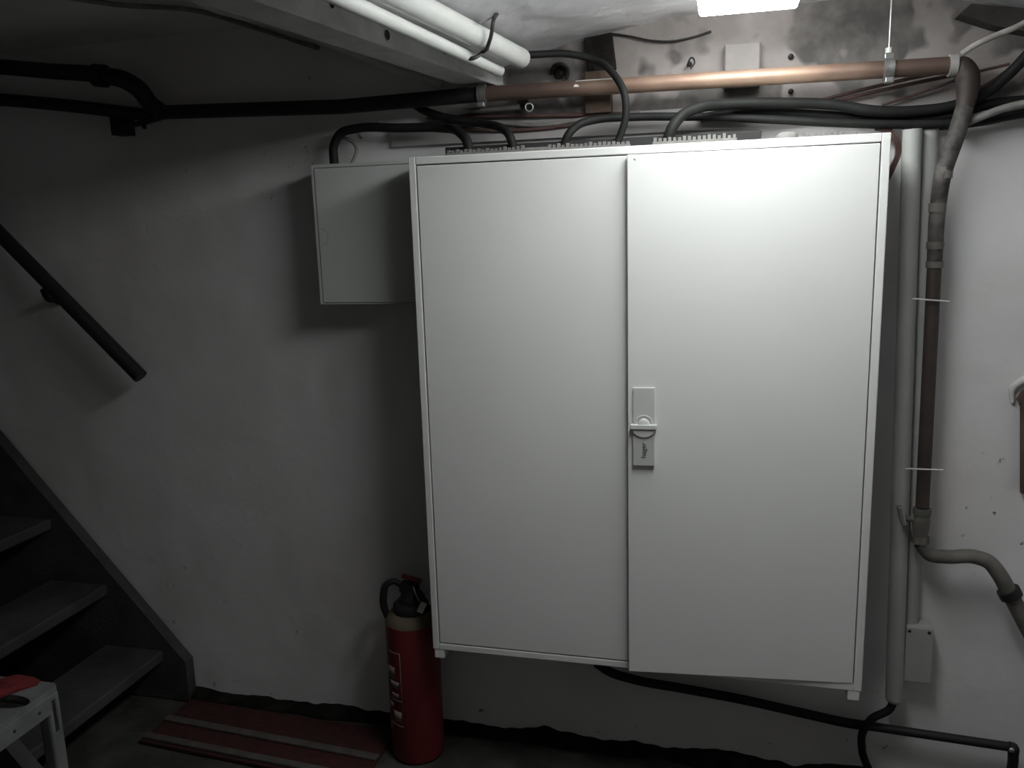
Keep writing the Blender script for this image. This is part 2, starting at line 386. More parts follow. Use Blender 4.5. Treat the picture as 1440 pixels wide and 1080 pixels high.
# right door: hinged at the right, standing slightly ajar and hanging a little low
hinge = Vector((CX1 - FR - GAP, 0, 0)); ang = math.radians(2.3)
def ajar(mb):
    c, s = math.cos(ang), math.sin(ang)
    mb.v = [Vector((hinge.x + (p.x - hinge.x) * c - (p.y) * s, (p.x - hinge.x) * s + p.y * c, p.z)) for p in mb.v]
    return mb
door = MB().box((XM, -0.007, CZ0 + FR - 0.014), (hinge.x, 0.011, CZ1 - FR - GAP), 0.0015)
# trim the lower hinge-side corner: the sheet sags towards its free edge
for p in door.v:
    if p.z < 0.8: p.z += 0.014 * (p.x - XM) / (hinge.x - XM) + GAP * 0.5
dr = build('door', ajar(door), M_CAB, cab)
dr['label'] = 'right door with handle, slightly ajar'
# handle plate on the right door
hu = P(905, 600, -0.028)
HXc, HZc = hu.x, hu.z
hw, hh = 0.0245, 0.0915
def hp(mb): return ajar(mb)
yf = -0.007
pz0, pz1 = HZc - hh, HZc + hh
kz = HZc + 0.006
hb = sub('handle_plate', hp(MB().box((HXc - hw, yf - 0.005, kz + 0.002), (HXc + hw, yf, pz1), 0.001)), M_PLATE, dr)
sub('handle_lever', hp(MB().box((HXc - hw, yf - 0.010, pz0), (HXc + hw, yf, kz - 0.004), 0.0015)), M_PLATE2, dr)
sub('lock_recess', hp(MB().lathe([(0.0, 0.0052), (0.0215, 0.0052), (0.0215, 0.006), (0.0175, 0.0062), (0.0170, 0.0054), (0.0125, 0.0054), (0.0120, 0.0075), (0, 0.0075)],
    (HXc, yf, kz + 0.001), 24, (0, -1, 0))), M_PLATE2, dr)
sub('lock_cylinder', hp(MB().lathe([(0.0, 0.0135), (0.0115, 0.0135), (0.0125, 0.0125), (0.0125, 0.0)], (HXc, yf, kz + 0.001), 20, (0, -1, 0))), M_PLATE, dr)
g = MB()
arc = [(HXc + 0.0285 * math.cos(a), yf - 0.014, kz - 0.002 + 0.0285 * 0.92 * math.sin(a)) for a in [math.pi + math.pi * k / 16 for k in range(17)]]
g.prism(arc, (0, 0.014, 0)); g.box((HXc - 0.0295, yf - 0.018, kz - 0.009), (HXc + 0.0295, yf - 0.002, kz + 0.001), 0.001)
sub('grip', hp(g), M_PLATE, dr)
fc = bpy.data.curves.new('word', 'FONT'); fc.body = 'hager'; fc.size = 0.0165; fc.align_x = 'CENTER'; fc.align_y = 'CENTER'; fc.extrude = 0.0002
fo = bpy.data.objects.new('word', fc); COL.objects.link(fo); bpy.context.view_layer.update()
tm = bpy.data.meshes.new_from_object(fo.evaluated_get(bpy.context.evaluated_depsgraph_get()))
tx = MB(); zc = HZc - 0.054
tx.add([Vector((HXc - v.co.y, yf - 0.0104 - v.co.z, zc + v.co.x)) for v in tm.vertices], [list(p.vertices) for p in tm.polygons])
bpy.data.objects.remove(fo); bpy.data.curves.remove(fc); bpy.data.meshes.remove(tm)
sub('lettering', hp(tx), M_PRINT, dr)
# little marks on the doors: keyed screw caps
for (u, v) in ((893, 224),): sub('door_mark', hp(MB().lathe([(0.0, 0.0012), (0.0022, 0.0012), (0.003, 0.0)], (P(u, v, -0.02).x, yf, P(u, v, -0.02).z), 10, (0, -1, 0))), M_PLATE2, dr)
# feet of the wall frame under the cabinet
for xa in (0.004, CX1 - 0.030):
    build('foot', MB().box((xa, -0.005, CZ0 - 0.024), (xa + 0.026, 0.235, CZ0 - 0.0005), 0.001), M_CAB, cab)
# toothed cable entries along the top
def comb(ua, ub, h):
    a = P(ua, 205, 0.045).x; b = P(ub, 205, 0.045).x; t = MB()
    t.box((a, 0.040, CZ1 + 0.0005), (b, 0.052, CZ1 + h * 0.55))
    n = int((b - a) / 0.0105)
    for k in range(n):
        x = a + (k + 0.5) * (b - a) / n; hh_ = h * random.uniform(0.85, 1.15)
        t.box((x - 0.0032, 0.041, CZ1 + h * 0.5), (x + 0.0032, 0.051, CZ1 + hh_))
    build('cable_entry', t, M_TEETH, cab)
comb(628, 738, 0.016); comb(770, 886, 0.016); comb(918, 1036, 0.018); comb(1120, 1205, 0.011)
build('cable_gland', MB().lathe([(0.024, 0), (0.024, 0.008), (0.018, 0.013), (0.012, 0.016), (0, 0.017)], (P(1107, 188, 0.05).x, 0.05, CZ1 + 0.0005), 18), M_TEETH, cab)
build('entry_cover', MB().box((P(735, 205, .045).x, 0.04, CZ1 + 0.0005), (P(772, 205, .045).x, 0.055, CZ1 + 0.012), 0.003), M_TEETH, cab)
build('rear_gap_shade', MB().box((0.05, 0.12, CZ1 + 0.0005), (0.80, 0.20, CZ1 + 0.030), 0.002), M_SEAM_OR_SHADE, cab)  # dark strip painted in for the shaded gap behind the cabinet top

# ================================================================== small distribution box
bx0 = P(437, 232, 0.13).x; bz1 = P(437, 232, 0.13).z; bz0 = P(453, 428, 0.13).z
box = thing('distribution_box', 'small grey distribution box left of the large cabinet', 'box', (bx0 + 0.155, 0.19, bz0))
build('body', MB().box((bx0, 0.132, bz0), (-0.006, 0.243, bz1), 0.003), M_BOX, box)
t = MB(); e = 0.0085
t.box((bx0, 0.128, bz0), (bx0 + e, 0.1315, bz1), 0.001); t.box((-0.006 - e, 0.128, bz0), (-0.006, 0.1315, bz1), 0.001)
t.box((bx0 + e, 0.128, bz1 - e), (-0.006 - e, 0.1315, bz1), 0.001); t.box((bx0 + e, 0.128, bz0), (-0.006 - e, 0.1315, bz0 + 0.003), 0.001)
build('front_frame', t, M_BOX, box)
bd = build('door', MB().box((bx0 + e + 0.002, 0.126, bz0 + 0.005), (-0.006 - e - 0.002, 0.1315, bz1 - e - 0.002), 0.001), M_BOX, box)
lc = P(452, 333, 0.126)
ring = [(lc.x + 0.022 * math.cos(a), 0.1256, lc.z + 0.022 * math.sin(a)) for a in [-math.pi / 2 + math.pi * k / 14 for k in range(15)]]
sub('finger_latch', MB().tube(ring, 0.0011, 6, False), M_PLATE2, bd)

# ================================================================== ceiling lamp
LX0, LX1, LY0, LY1, LZ = 0.662, 0.862, -0.87, 0.03, 1.900
lamp = thing('ceiling_lamp', 'bright white rectangular ceiling lamp above the cabinet', 'lamp', (0.762, -0.3, LZ))
build('housing', MB().box((LX0 + 0.004, LY0 + 0.004, LZ + 0.0425), (LX1 - 0.004, LY1 - 0.004, LZ + 0.057), 0.004), M_WHITE, lamp)
build('diffuser', MB().box((LX0, LY0, LZ), (LX1, LY1, LZ + 0.042), 0.008, 3), M_LAMP, lamp)

# ================================================================== copper pipe along the top, painted dark towards the stairs for the beam's shade
YP = 0.165
cp = thing('water_pipe', 'long copper pipe running under the vault above the cabinet', 'pipe', tuple(P(1000, 112, YP)))
a = P(232, 158, YP); b = P(560, 148, YP); c = P(672, 133, YP); d = P(1338, 92, YP)
zc_ = d.z
dcl = lambda u: c + (d - c) * ((u - 672) / (1338 - 672))
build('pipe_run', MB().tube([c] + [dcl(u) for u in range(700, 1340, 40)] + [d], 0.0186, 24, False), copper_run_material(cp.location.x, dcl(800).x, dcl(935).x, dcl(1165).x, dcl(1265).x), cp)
for (ua, ub, lo, hi) in ((826, 892, 0.85, 1.3), (824, 832, 0.05, 0.5)):
    A, B = dcl(ua), dcl(ub); ax_ = (B - A).normalized(); up_ = Vector((0, 0, 1)); fr_ = Vector((0, -1, 0)); vs_ = []
    for q_ in range(9):
        f_ = q_ / 8; w_ = math.sin(math.pi * min(1, 0.15 + f_ * 0.85)) ** 0.6 * (0.7 + 0.3 * noise.noise(Vector((f_ * 9, lo, 0))))
        for t_ in (lo, lo + (hi - lo) * max(w_, 0.1)):
            vs_.append(A + (B - A) * f_ + (fr_ * math.cos(t_) + up_ * math.sin(t_)) * 0.0190)
    build('paint_splash', MB().add(vs_, [[2 * k, 2 * k + 2, 2 * k + 3, 2 * k + 1] for k in range(8)], True), M_WHITE, cp)
build('shaded_run', MB().tube([P(228, 158, YP), P(480, 150, YP), c + (c - d) * 0.004], 0.0186, 16, False), M_IRON, cp)['label'] = 'end of the pipe behind the beam, painted dark for shade'  # black paints the beam's shadow onto the copper, bend and coupling included
pe = [P(228, 158, YP), P(212, 146, YP - 0.01), P(196, 126, YP - 0.02), P(178, 114, YP - 0.03), P(150, 107, YP - 0.03), P(70, 100, YP - 0.03), P(-60, 90, YP - 0.03)]
pe.append(to_x(pe[-1], -2.98))
build('offset_bend', MB().tube(pe, [0.022, 0.023, 0.024, 0.024, 0.022, 0.0205, 0.0205, 0.0205], 16), M_IRON, cp)
q = P(148, 107, YP - 0.03); q2 = P(134, 106, YP - 0.03)
build('coupling', MB().tube([q2, q], 0.030, 16, False), M_IRON, cp)
build('solder_joint', MB().tube([d - (d - c).normalized() * 0.006, d + (d - c).normalized() * 0.010], 0.0235, 18, False), M_SOLDER, cp)
pt = P(820, 113, YP)
# riser with its elbow
rs_ = thing('riser_pipe', 'brown copper riser with taped joints right of the cabinet', 'pipe', tuple(P(1300, 700, YP)))
e0 = d + (d - c).normalized() * 0.0105
build('elbow', MB().tube([e0, P(1352, 94, YP), P(1360, 106, YP), P(1361, 125, YP), P(1357, 150, YP)], [0.019, 0.022, 0.0245, 0.0225, 0.0185], 18), M_COPPERD, rs_)
build('taped_length', MB().tube([P(1357, 150, YP), P(1343, 195, YP), P(1326, 245, YP), P(1319, 290, YP), P(1314, 372, YP)], [0.0185, 0.0185, 0.0185, 0.0170, 0.0165], 16), M_TAPE, rs_)
build('copper_length', MB().tube([P(1314, 372, YP), P(1297, 712, YP)], 0.0155, 16, False), M_COPPERD, rs_)
for (u, v, hgt) in ((1318, 292, 0.010), (1315, 345, 0.008), (1314, 372, 0.007), (1327, 243, 0.012)):
    q = P(u, v, YP); build('solder_ring', MB().tube([q + Vector((0, 0, hgt)), q - Vector((0, 0, hgt))], 0.0186, 16, False), M_LEAD, rs_)
# valve and drain bend
v0 = P(1297, 714, YP)
vt = thing('stop_valve', 'old grey stop valve at the foot of the copper riser', 'valve', tuple(v0 - Vector((0, 0, 0.09))))
build('collar', MB().tube([v0 - Vector((0, 0, 0.001)), v0 - Vector((0, 0, 0.016))], 0.021, 8, False), M_LEAD, vt)
build('body', MB().tube([v0 - Vector((0, 0, 0.0165)), v0 - Vector((0, 0, 0.03)), v0 - Vector((0, 0, 0.05)), v0 - Vector((0, 0, 0.07))], [0.018, 0.020, 0.019, 0.016], 14), M_LEAD, vt)
build('nut', MB().tube([v0 - Vector((0, 0, 0.0705)), v0 - Vector((0, 0, 0.088))], 0.020, 6, False), M_LEAD, vt)
sp = v0 - Vector((0.018, 0, 0.030))
build('spindle', MB().tube([sp, sp + Vector((-0.028, -0.006, 0.004))], 0.007, 10, False), M_LEAD, vt)
build('hand_lever', MB().obox(sp + Vector((-0.028, -0.008, 0.010)), (1, 0, 0.3), (0, 1, 0), (-0.3, 0, 1), (0.012, 0.014, 0.050), 0.003), M_STEEL, vt)
dp = [v0 - Vector((0, 0, 0.089)), P(1297, 768, YP), P(1306, 779, YP), P(1330, 783, YP), P(1370, 783, YP), P(1390, 790, YP), P(1404, 806, YP), P(1420, 835, YP), P(1450, 892, YP), P(1482, 950, YP), P(1496, 990, YP), Vector((P(1498, 1040, YP).x, YP, 0.0))]
dpp = thing('drain_pipe', 'grey bent pipe leaving the valve towards the right edge', 'pipe', tuple(P(1350, 783, YP)))
build('bend', MB().tube(dp, [0.0155, 0.0155, 0.016, 0.0165, 0.0170, 0.0175, 0.018, 0.0185, 0.0185, 0.0185, 0.0185, 0.0185], 16), M_LEAD, dpp)
q = P(1420, 834, YP); dd = (dp[8] - dp[7]).normalized()
build('coupling', MB().tube([q - dd * 0.010, q + dd * 0.010], 0.0255, 16, False), M_IRON, dpp)
# wall clips across the riser
for (u0, v0_, u1, v1_, lab) in ((1283, 420, 1335, 424, 'thin pale wire tie across the riser at cabinet mid-height'), (1274, 659, 1326, 661, 'thin pale wire tie across the riser just above the valve')):
    A, B = P(u0, v0_, YP - 0.024), P(u1, v1_, YP - 0.024)
    mid = (A + B) / 2
    tt = MB().tube([A, mid, B], 0.0018, 8)
    tag(build('wire_tie', tt, M_WHITE), lab, 'wire tie', 'wire ties on the riser')

# grey conduits beside the cabinet
def vert(u0, v0, u1, v1, y, r, name, label, mat_, cat, cap=True):
    A, B = P(u0, v0, y), P(u1, v1, y); mb = MB().tube([A, B], r, 20, False)
    if cap: mb.lathe([(r, 0), (r * 0.9, 0.006), (r * 0.6, 0.011), (0, 0.013)], B, 20, (B - A))
    return tag(build(name, mb, mat_), label, cat)
vert(1283, 182, 1257, 982, 0.19, 0.0205, 'cable_conduit', 'pale grey round conduit standing right beside the cabinet', M_PVCG, 'conduit')
vert(1306, 182, 1278, 878, 0.224, 0.021, 'cable_conduit', 'darker grey conduit behind the riser ending at the junction box', M_PVCG, 'conduit', False)
jb = thing('junction_box', 'small grey junction box low on the wall right of the cabinet', 'box', tuple(P(1292, 965, 0.21)))
ja, jb_ = P(1273, 880, 0.195), P(1309, 962, 0.195)
build('body', MB().box((ja.x, 0.198, jb_.z), (jb_.x, 0.244, ja.z), 0.004), M_PVCG, jb)
build('lid', MB().box((ja.x + 0.002, 0.192, jb_.z + 0.002), (jb_.x - 0.002, 0.1975, ja.z - 0.002), 0.002), M_PVCG, jb)
for sx_ in (0.01, 0.055):
    build('screw', MB().lathe([(0.004, 0), (0.003, 0.002), (0, 0.0024)], (ja.x + sx_, 0.192, ja.z - 0.012), 10, (0, -1, 0)), M_SEAM_OR_SHADE, jb)

# ================================================================== white conduits on the beam
def along(u, v, zz, ya, yb):
    """straight run parallel to the beam through the measured end point"""
    q = PZ(u, v, zz); return q
def conduit(pe_, r, back, name, label):
    A = pe_; B = pe_ - bdir * back
    t = MB(); t.tube([B, A], r, 20, False, caps=False)
    # open rim at the near end
    t.lathe([(r, 0), (r * 0.86, 0.0), (r * 0.86, -0.02), (0, -0.02)], A, 20, bdir)
    return tag(build(name, t, M_PVC), label, 'conduit', 'white conduits along the beam')
eb = P(733, 82, 0.10); es = P(702, 99, 0.06)
d_big = Vector((0.115, 1, 0)).normalized(); d_small = Vector((0.088, 1, 0.0055)).normalized()
bdir = d_big; conduit(eb, 0.0225, 2.4, 'white_conduit', 'thicker of the two white plastic conduits along the beam')
bdir = d_small; conduit(es, 0.0135, 2.4, 'white_conduit', 'thinner white plastic conduit nearer the beam')
def wrap(u, v, e_, dv, off):
    # point on the line of sight just in front of a conduit of axis e_, dv
    r = ray(u, v).normalized(); w0 = CAM - e_; b = r.dot(dv); t = (b * dv.dot(w0) - r.dot(w0)) / (1 - b * b)
    return CAM + r * (t - off / math.sqrt(1 - b * b))
s_ = thing('pipe_strap', 'dark bent tin strap holding the white conduits below the vault', 'strap', tuple(wrap(690, 50, eb, d_big, 0.03)))
sp_ = [wrap(712, 16, eb, d_big, -0.028), wrap(697, 22, eb, d_big, 0.010), wrap(693, 34, eb, d_big, 0.030), wrap(691, 48, eb, d_big, 0.034), wrap(687, 62, eb, d_big, 0.033), wrap(678, 74, es, d_small, 0.024), wrap(665, 82, es, d_small, 0.019), wrap(651, 79, es, d_small, -0.012)]
build('band', MB().tube(sp_, 0.0042, 8), M_STRAP, s_)
build('nail', MB().tube([wrap(704, 19, eb, d_big, -0.004), wrap(674, 33, eb, d_big, 0.024)], 0.002, 6, False), M_STEEL, s_)
s2 = thing('pipe_strap', 'dark strap end wrapped round the thin conduit at the top edge', 'strap', tuple(P(500, 5, -0.45)))
build('band', MB().tube([P(476, -6, -0.46), P(482, 4, -0.475), P(496, 8, -0.48), P(510, 2, -0.475), P(517, -8, -0.46)], 0.0062, 8), M_STRAP, s2)

# ================================================================== pipe hangers
def hanger(u, v, top, name, label):
    q = P(u, v, YP); ax = (d - c).normalized()
    o = thing(name, label, 'pipe clamp', tuple(q), 'pipe hangers')
    build('ring', MB().tube([q - ax * 0.0105, q + ax * 0.0105], 0.0235, 18, False), M_STEEL, o)
    build('lug', MB().box((q.x - 0.010, q.y - 0.010, q.z + 0.020), (q.x + 0.010, q.y + 0.010, q.z + 0.032), 0.002), M_STEEL, o)
    build('lug', MB().box((q.x - 0.009, q.y - 0.026, q.z - 0.032), (q.x + 0.009, q.y - 0.006, q.z - 0.020), 0.002), M_STEEL, o)
    build('nut', MB().tube([q + Vector((0, 0, 0.033)), q + Vector((0, 0, 0.044))], 0.008, 6, False), M_WHITE, o)
    build('rod', MB().tube([q + Vector((0, 0, 0.044)), q + Vector((0, 0, top))], 0.0028, 8, False), M_STEEL, o)
hanger(1249, 97, vault(1.07, YP) + 0.012 - P(1249, 97, YP).z, 'pipe_hanger', 'steel clamp on a thin rod holding the copper pipe near its right end')
hanger(679, 133, 0.05, 'pipe_hanger', 'steel clamp on the pipe below the conduit ends')
# stub of a hook below the pipe
hk = thing('pipe_hook', 'black hook with a bright ring under the copper pipe', 'hook', tuple(P(742, 150, 0.2)))
build('shank', MB().tube([P(735, 139, 0.24), P(738, 146, 0.2), P(743, 151, 0.185)], [0.014, 0.012, 0.011], 10), M_IRON, hk)
build('eye', MB().lathe([(0.0095, -0.003), (0.012, 0), (0.0095, 0.003), (0.007, 0), (0.0095, -0.003)], P(744, 151, 0.178), 16, (0.3, -1, 0)), M_STEEL, hk)
tag(build('pipe_hook', MB().tube([P(655, 156, 0.2), P(700, 153, 0.2), P(732, 150, 0.2)], [0.006, 0.007, 0.008], 8), M_LEAD), 'thin grey bar running to the hook under the pipe', 'bar')

# ================================================================== wall fittings above the cabinet
bl, br = P(551, 195, 0.243), P(1182, 170, 0.243)
zt = P(551, 178, 0.243).z; zb = P(551, 207, 0.243).z
tag(build('backboard', MB().box((bl.x, 0.236, zb), (br.x, 0.249, zt), 0.001), M_BOARD), 'pale board on the wall just above the cabinet', 'board')
wa, wb_ = P(824, 103, 0.235), P(861, 159, 0.235)
tag(build('wood_block', MB().box((wa.x, 0.212, wb_.z), (wb_.x, 0.2495, wa.z), 0.002), M_WOOD), 'brown wooden block on the wall behind the copper pipe', 'block')
wa, wb_ = P(824, 52, 0.235), P(864, 100, 0.235)
tag(build('wood_block', MB().obox((wa + wb_) / 2 + Vector((0, 0.0, 0)), (1, 0, 0.12), (0, 1, 0), (-0.12, 0, 1), (abs(wb_.x - wa.x), 0.026, abs(wa.z - wb_.z)), 0.003), M_RUBBLE), 'dark charred wood stub in the corner under the vault', 'block')
ka, kb = P(1018, 63, 0.23), P(1069, 121, 0.23)
sw = thing('junction_box', 'pale square junction box on the wall behind the copper pipe', 'box', ((ka.x + kb.x) / 2, 0.24, kb.z))
M_JB = mat('dusty_box_plastic', (0.27, 0.248, 0.237), 0.7, var=0.2, scale=14)
build('body', MB().box((ka.x, 0.222, kb.z), (kb.x, 0.2495, ka.z), 0.004), M_JB, sw)
build('lid', MB().box((ka.x + 0.003, 0.216, kb.z + 0.003), (kb.x - 0.003, 0.2215, ka.z - 0.003), 0.002), M_JB, sw)
for (u, v, lab) in ((1112, 80, 'dark bolt head in the wall below the lamp, above the pipe'), (1112, 129, 'dark bolt head in the wall just below the copper pipe')):
    q = P(u, v, 0.249); tag(build('anchor_bolt', MB().lathe([(0.0065, 0), (0.0065, 0.005), (0.004, 0.008), (0, 0.008)], q, 8, (0, -1, 0)), M_IRON), lab, 'bolt', 'anchor bolts above the cabinet')
q = P(970, 90, 0.249)
hk2 = thing('wall_hook', 'small wire hook in the bare wall above the pipe', 'hook', tuple(q))
build('loop', MB().tube([q, q + Vector((-0.004, -0.02, -0.006)), q + Vector((0.006, -0.025, 0.010)), q + Vector((0.012, -0.02, 0.0)), q + Vector((0.002, -0.02, -0.014))], 0.0022, 6), M_IRON, hk2)
build('plug', MB().lathe([(0.006, 0), (0.005, 0.004), (0, 0.005)], q, 8, (0, -1, 0)), M_IRON, hk2)
q = P(787, 102, 0.245)
hk3 = thing('wall_hook', 'rusty cramp in the dark hole left of the wooden block', 'hook', tuple(q))
build('loop', MB().tube([q + Vector((-0.02, 0, 0)), q + Vector((-0.012, -0.018, 0.012)), q + Vector((0.006, -0.022, 0.016)), q + Vector((0.022, -0.01, 0.004)), q + Vector((0.018, -0.004, -0.018))], 0.0048, 8), M_IRON, hk3)
build('plug', MB().lathe([(0.016, 0), (0.012, 0.006), (0, 0.008)], q, 10, (0, -1, 0)), M_RUBBLE, hk3)

# ================================================================== cables
def cable(name, pts, r, material, label, cat='cable', group=None, n=10):
    pp = [P(*p) for p in pts]
    if pts[-1][0] > 1440: pp.append(to_x(pp[-1], 1.945))      # on to the right-hand wall
    mb = MB().tube(pp, r, n)
    return tag(build(name, mb, material), label, cat, group)
G = 'black cables entering the cabinet'
CT = CZ1
def into(u, v, y, z=CZ1 - 0.02):
    q = P(u, v, y); return q
cable('power_cable', [(720, 77, 0.09), (745, 77, 0.11), (800, 76, 0.15), (838, 85, 0.165), (862, 103, 0.13), (878, 132, 0.115), (879, 168, 0.115), (870, 196, 0.115), (866, 206, 0.115)], 0.0086, M_CABLE, 'black cable looping from the white conduit over the pipe into the cabinet', group=G)
cable('power_cable', [(792, 206, 0.10), (799, 190, 0.10), (813, 176, 0.12), (838, 168, 0.15), (880, 165, 0.185), (960, 164, 0.195), (1080, 168, 0.195), (1180, 173, 0.19), (1260, 175, 0.195), (1300, 175, 0.2), (1360, 172, 0.203), (1470, 155, 0.2)], 0.0098, M_CABLE, 'black cable bending out of the cabinet top beside the wooden block', group=G)
cable('power_cable', [(938, 200, 0.09), (944, 182, 0.09), (955, 166, 0.10), (978, 153, 0.13), (1020, 147, 0.17), (1100, 145, 0.19), (1170, 147, 0.195), (1230, 156, 0.19), (1290, 156, 0.2), (1340, 149, 0.207), (1385, 132, 0.205), (1420, 103, 0.195), (1460, 62, 0.178)], 0.0122, M_CABLE, 'thick black cable sweeping right from the cabinet top to the upper right edge', group=G)
cable('power_cable', [(985, 166, 0.221), (1050, 157, 0.221), (1120, 160, 0.221), (1180, 164, 0.222), (1240, 167, 0.223), (1330, 163, 0.223), (1390, 147, 0.223), (1470, 139, 0.223)], 0.0115, M_CABLE, 'second thick black cable lying against the wall behind the sweeping one', group=G)
cable('power_cable', [(660, 214, 0.10), (657, 200, 0.10), (646, 186, 0.12), (622, 180, 0.17), (560, 180, 0.18), (500, 181, 0.18), (480, 187, 0.18), (470, 204, 0.18), (470, 232, 0.18)], 0.0118, M_CABLE, 'black cable bridging from the small box to the cabinet top', group=G)
cable('power_cable', [(722, 208, 0.11), (717, 192, 0.11), (706, 181, 0.14), (680, 174, 0.19), (640, 168, 0.205), (608, 160, 0.215), (585, 148, 0.222), (575, 136, 0.222)], 0.0105, M_CABLE, 'black cable coming out of the cabinet top under the beam end', group=G)
cable('thin_wire', [(478, 235, 0.20), (474, 212, 0.20), (480, 196, 0.21), (500, 205, 0.21), (492, 236, 0.20)], 0.0045, M_CABLEG, 'thin grey wire loop on top of the small box', 'wire')
GW = 'thin wires under the copper pipe'
cable('thin_wire', [(600, 168, 0.225), (660, 163, 0.225), (720, 163, 0.225), (800, 162, 0.23), (880, 160, 0.23)], 0.0055, M_CABLER, 'reddish wire just below the copper pipe hook', 'wire', GW)
cable('thin_wire', [(620, 176, 0.22), (690, 172, 0.225), (760, 176, 0.228), (820, 168, 0.228), (900, 158, 0.23)], 0.0058, M_CABLEG, 'grey wire sagging below the reddish wire', 'wire', GW)
cable('thin_wire', [(640, 182, 0.232), (730, 183, 0.232), (800, 176, 0.232), (850, 168, 0.232)], 0.0055, M_CABLER, 'lowest reddish wire on the board left of the wooden block', 'wire', GW)
GR = 'reddish wires at the right end of the copper pipe'
cable('thin_wire', [(1150, 142, 0.235), (1230, 122, 0.225), (1300, 106, 0.21), (1345, 98, 0.20)], 0.0042, M_CABLER, 'upper reddish wire rising to the right end of the copper pipe', 'wire', GR)
cable('thin_wire', [(1160, 146, 0.235), (1240, 127, 0.228), (1310, 112, 0.215), (1350, 104, 0.20)], 0.0042, M_CABLER, 'reddish wire right below the upper rising one', 'wire', GR)
cable('thin_wire', [(1240, 148, 0.235), (1290, 132, 0.23), (1330, 118, 0.22), (1365, 104, 0.21), (1420, 90, 0.2)], 0.0032, M_CABLER, 'thin reddish wire rising past the elbow of the riser', 'wire', GR)
cable('thin_wire', [(1360, 135, 0.225), (1390, 118, 0.225), (1450, 76, 0.225)], 0.0045, M_CABLER, 'reddish wire right of the elbow climbing to the right edge', 'wire', GR)
for k, lab in enumerate(('outermost of the reddish wires bending down behind the cabinet corner', 'middle reddish wire bending down behind the cabinet corner', 'innermost reddish wire bending down behind the cabinet corner')):
    cable('thin_wire', [(1236 - 3 * k, 178 + 2 * k, 0.2), (1252 - 3 * k, 182 + 2 * k, 0.2), (1263 - 3 * k, 194 + 2 * k, 0.2), (1266 - 3 * k, 212 + 2 * k, 0.21), (1258 - 3 * k, 236, 0.22), (1244 - 3 * k, 262, 0.225)], 0.0026, M_CABLER, lab, 'wire', 'reddish wires at the cabinet corner')
cable('grey_cable', [(1345, 178, 0.196), (1360, 172, 0.180), (1380, 164, 0.170), (1410, 153, 0.165), (1460, 142, 0.165)], 0.0085, M_CABLEG, 'grey cable hanging below the black cables at the right edge')
cable('grey_cable', [(1270, 180, 0.225), (1330, 178, 0.225), (1390, 171, 0.225), (1470, 150, 0.225)], 0.0075, M_CABLE, 'lowest dark cable along the wall right of the cabinet')
cable('grey_cable', [(1352, 76, 0.10), (1372, 63, 0.09), (1400, 50, 0.08), (1425, 40, 0.07), (1460, 22, 0.06)], 0.0062, M_DUSTY, 'dusty pale cable slanting up to the upper right corner')
cable('thin_wire', [(858, 47, 0.245), (885, 51, 0.243), (915, 57, 0.242), (945, 58, 0.243), (975, 52, 0.245), (1000, 44, 0.247)], 0.0026, M_IRON, 'thin dark wire sagging along the bare wall under the vault', 'wire')
# charred timber end high on the right
ca, cb_ = P(1352, 14, 0.22), P(1450, 52, 0.22)
tm_ = MB().prism([P(1350, 20, 0.20), P(1366, 5, 0.20), P(1470, 14, 0.20), P(1470, 48, 0.20), P(1400, 36, 0.20)], (0, 0.049, 0))
tag(build('timber_end', tm_, M_CHAR), 'rough brown timber end in the wall at the upper right', 'timber')
# pipes hanging at the upper left
tag(build('iron_pipe', MB().tube([to_x(P(-70, 136, 0.19), -2.98), P(-70, 136, 0.19), P(90, 148, 0.19), P(216, 163, 0.19)], 0.0175, 14), M_IRON), 'black iron pipe along the wall top above the handrail', 'pipe')
ib = thing('pipe_bracket', 'dark iron bracket under the pipes at the upper left', 'bracket', tuple(P(175, 188, 0.23)))
a_, b_ = P(160, 163, 0.225), P(183, 190, 0.225)
build('plate', MB().box((a_.x, 0.205, b_.z), (b_.x, 0.2495, a_.z), 0.002), M_IRON, ib)
build('arm', MB().tube([P(175, 178, 0.20), P(200, 173, 0.19), P(232, 164, 0.175)], 0.007, 8), M_IRON, ib)
build('bolt', MB().lathe([(0.008, 0), (0.006, 0.004), (0, 0.005)], P(203, 178, 0.19), 8, (0, -1, 0)), M_IRON, ib)
# surface conduit on the dark ceiling
zl = HLEFT - 0.012
tag(build('cable_conduit', MB().tube([PZ(70, -8, zl), PZ(160, 6, zl), PZ(270, 14, zl), PZ(330, 30, zl), P(380, 46, 0.242), P(448, 68, 0.242)], 0.006, 8), M_CABLEG), 'dark conduit across the ceiling left of the beam', 'conduit')
tag(build('cable_conduit', MB().tube([PZ(250, -20, zl), PZ(300, 12, zl), PZ(345, 24, zl), P(400, 40, 0.24), P(450, 58, 0.24), P(540, 92, 0.24), P(620, 118, 0.24)], 0.010, 8), M_CEIL2), 'painted over conduit beside the beam on the dark ceiling', 'conduit')

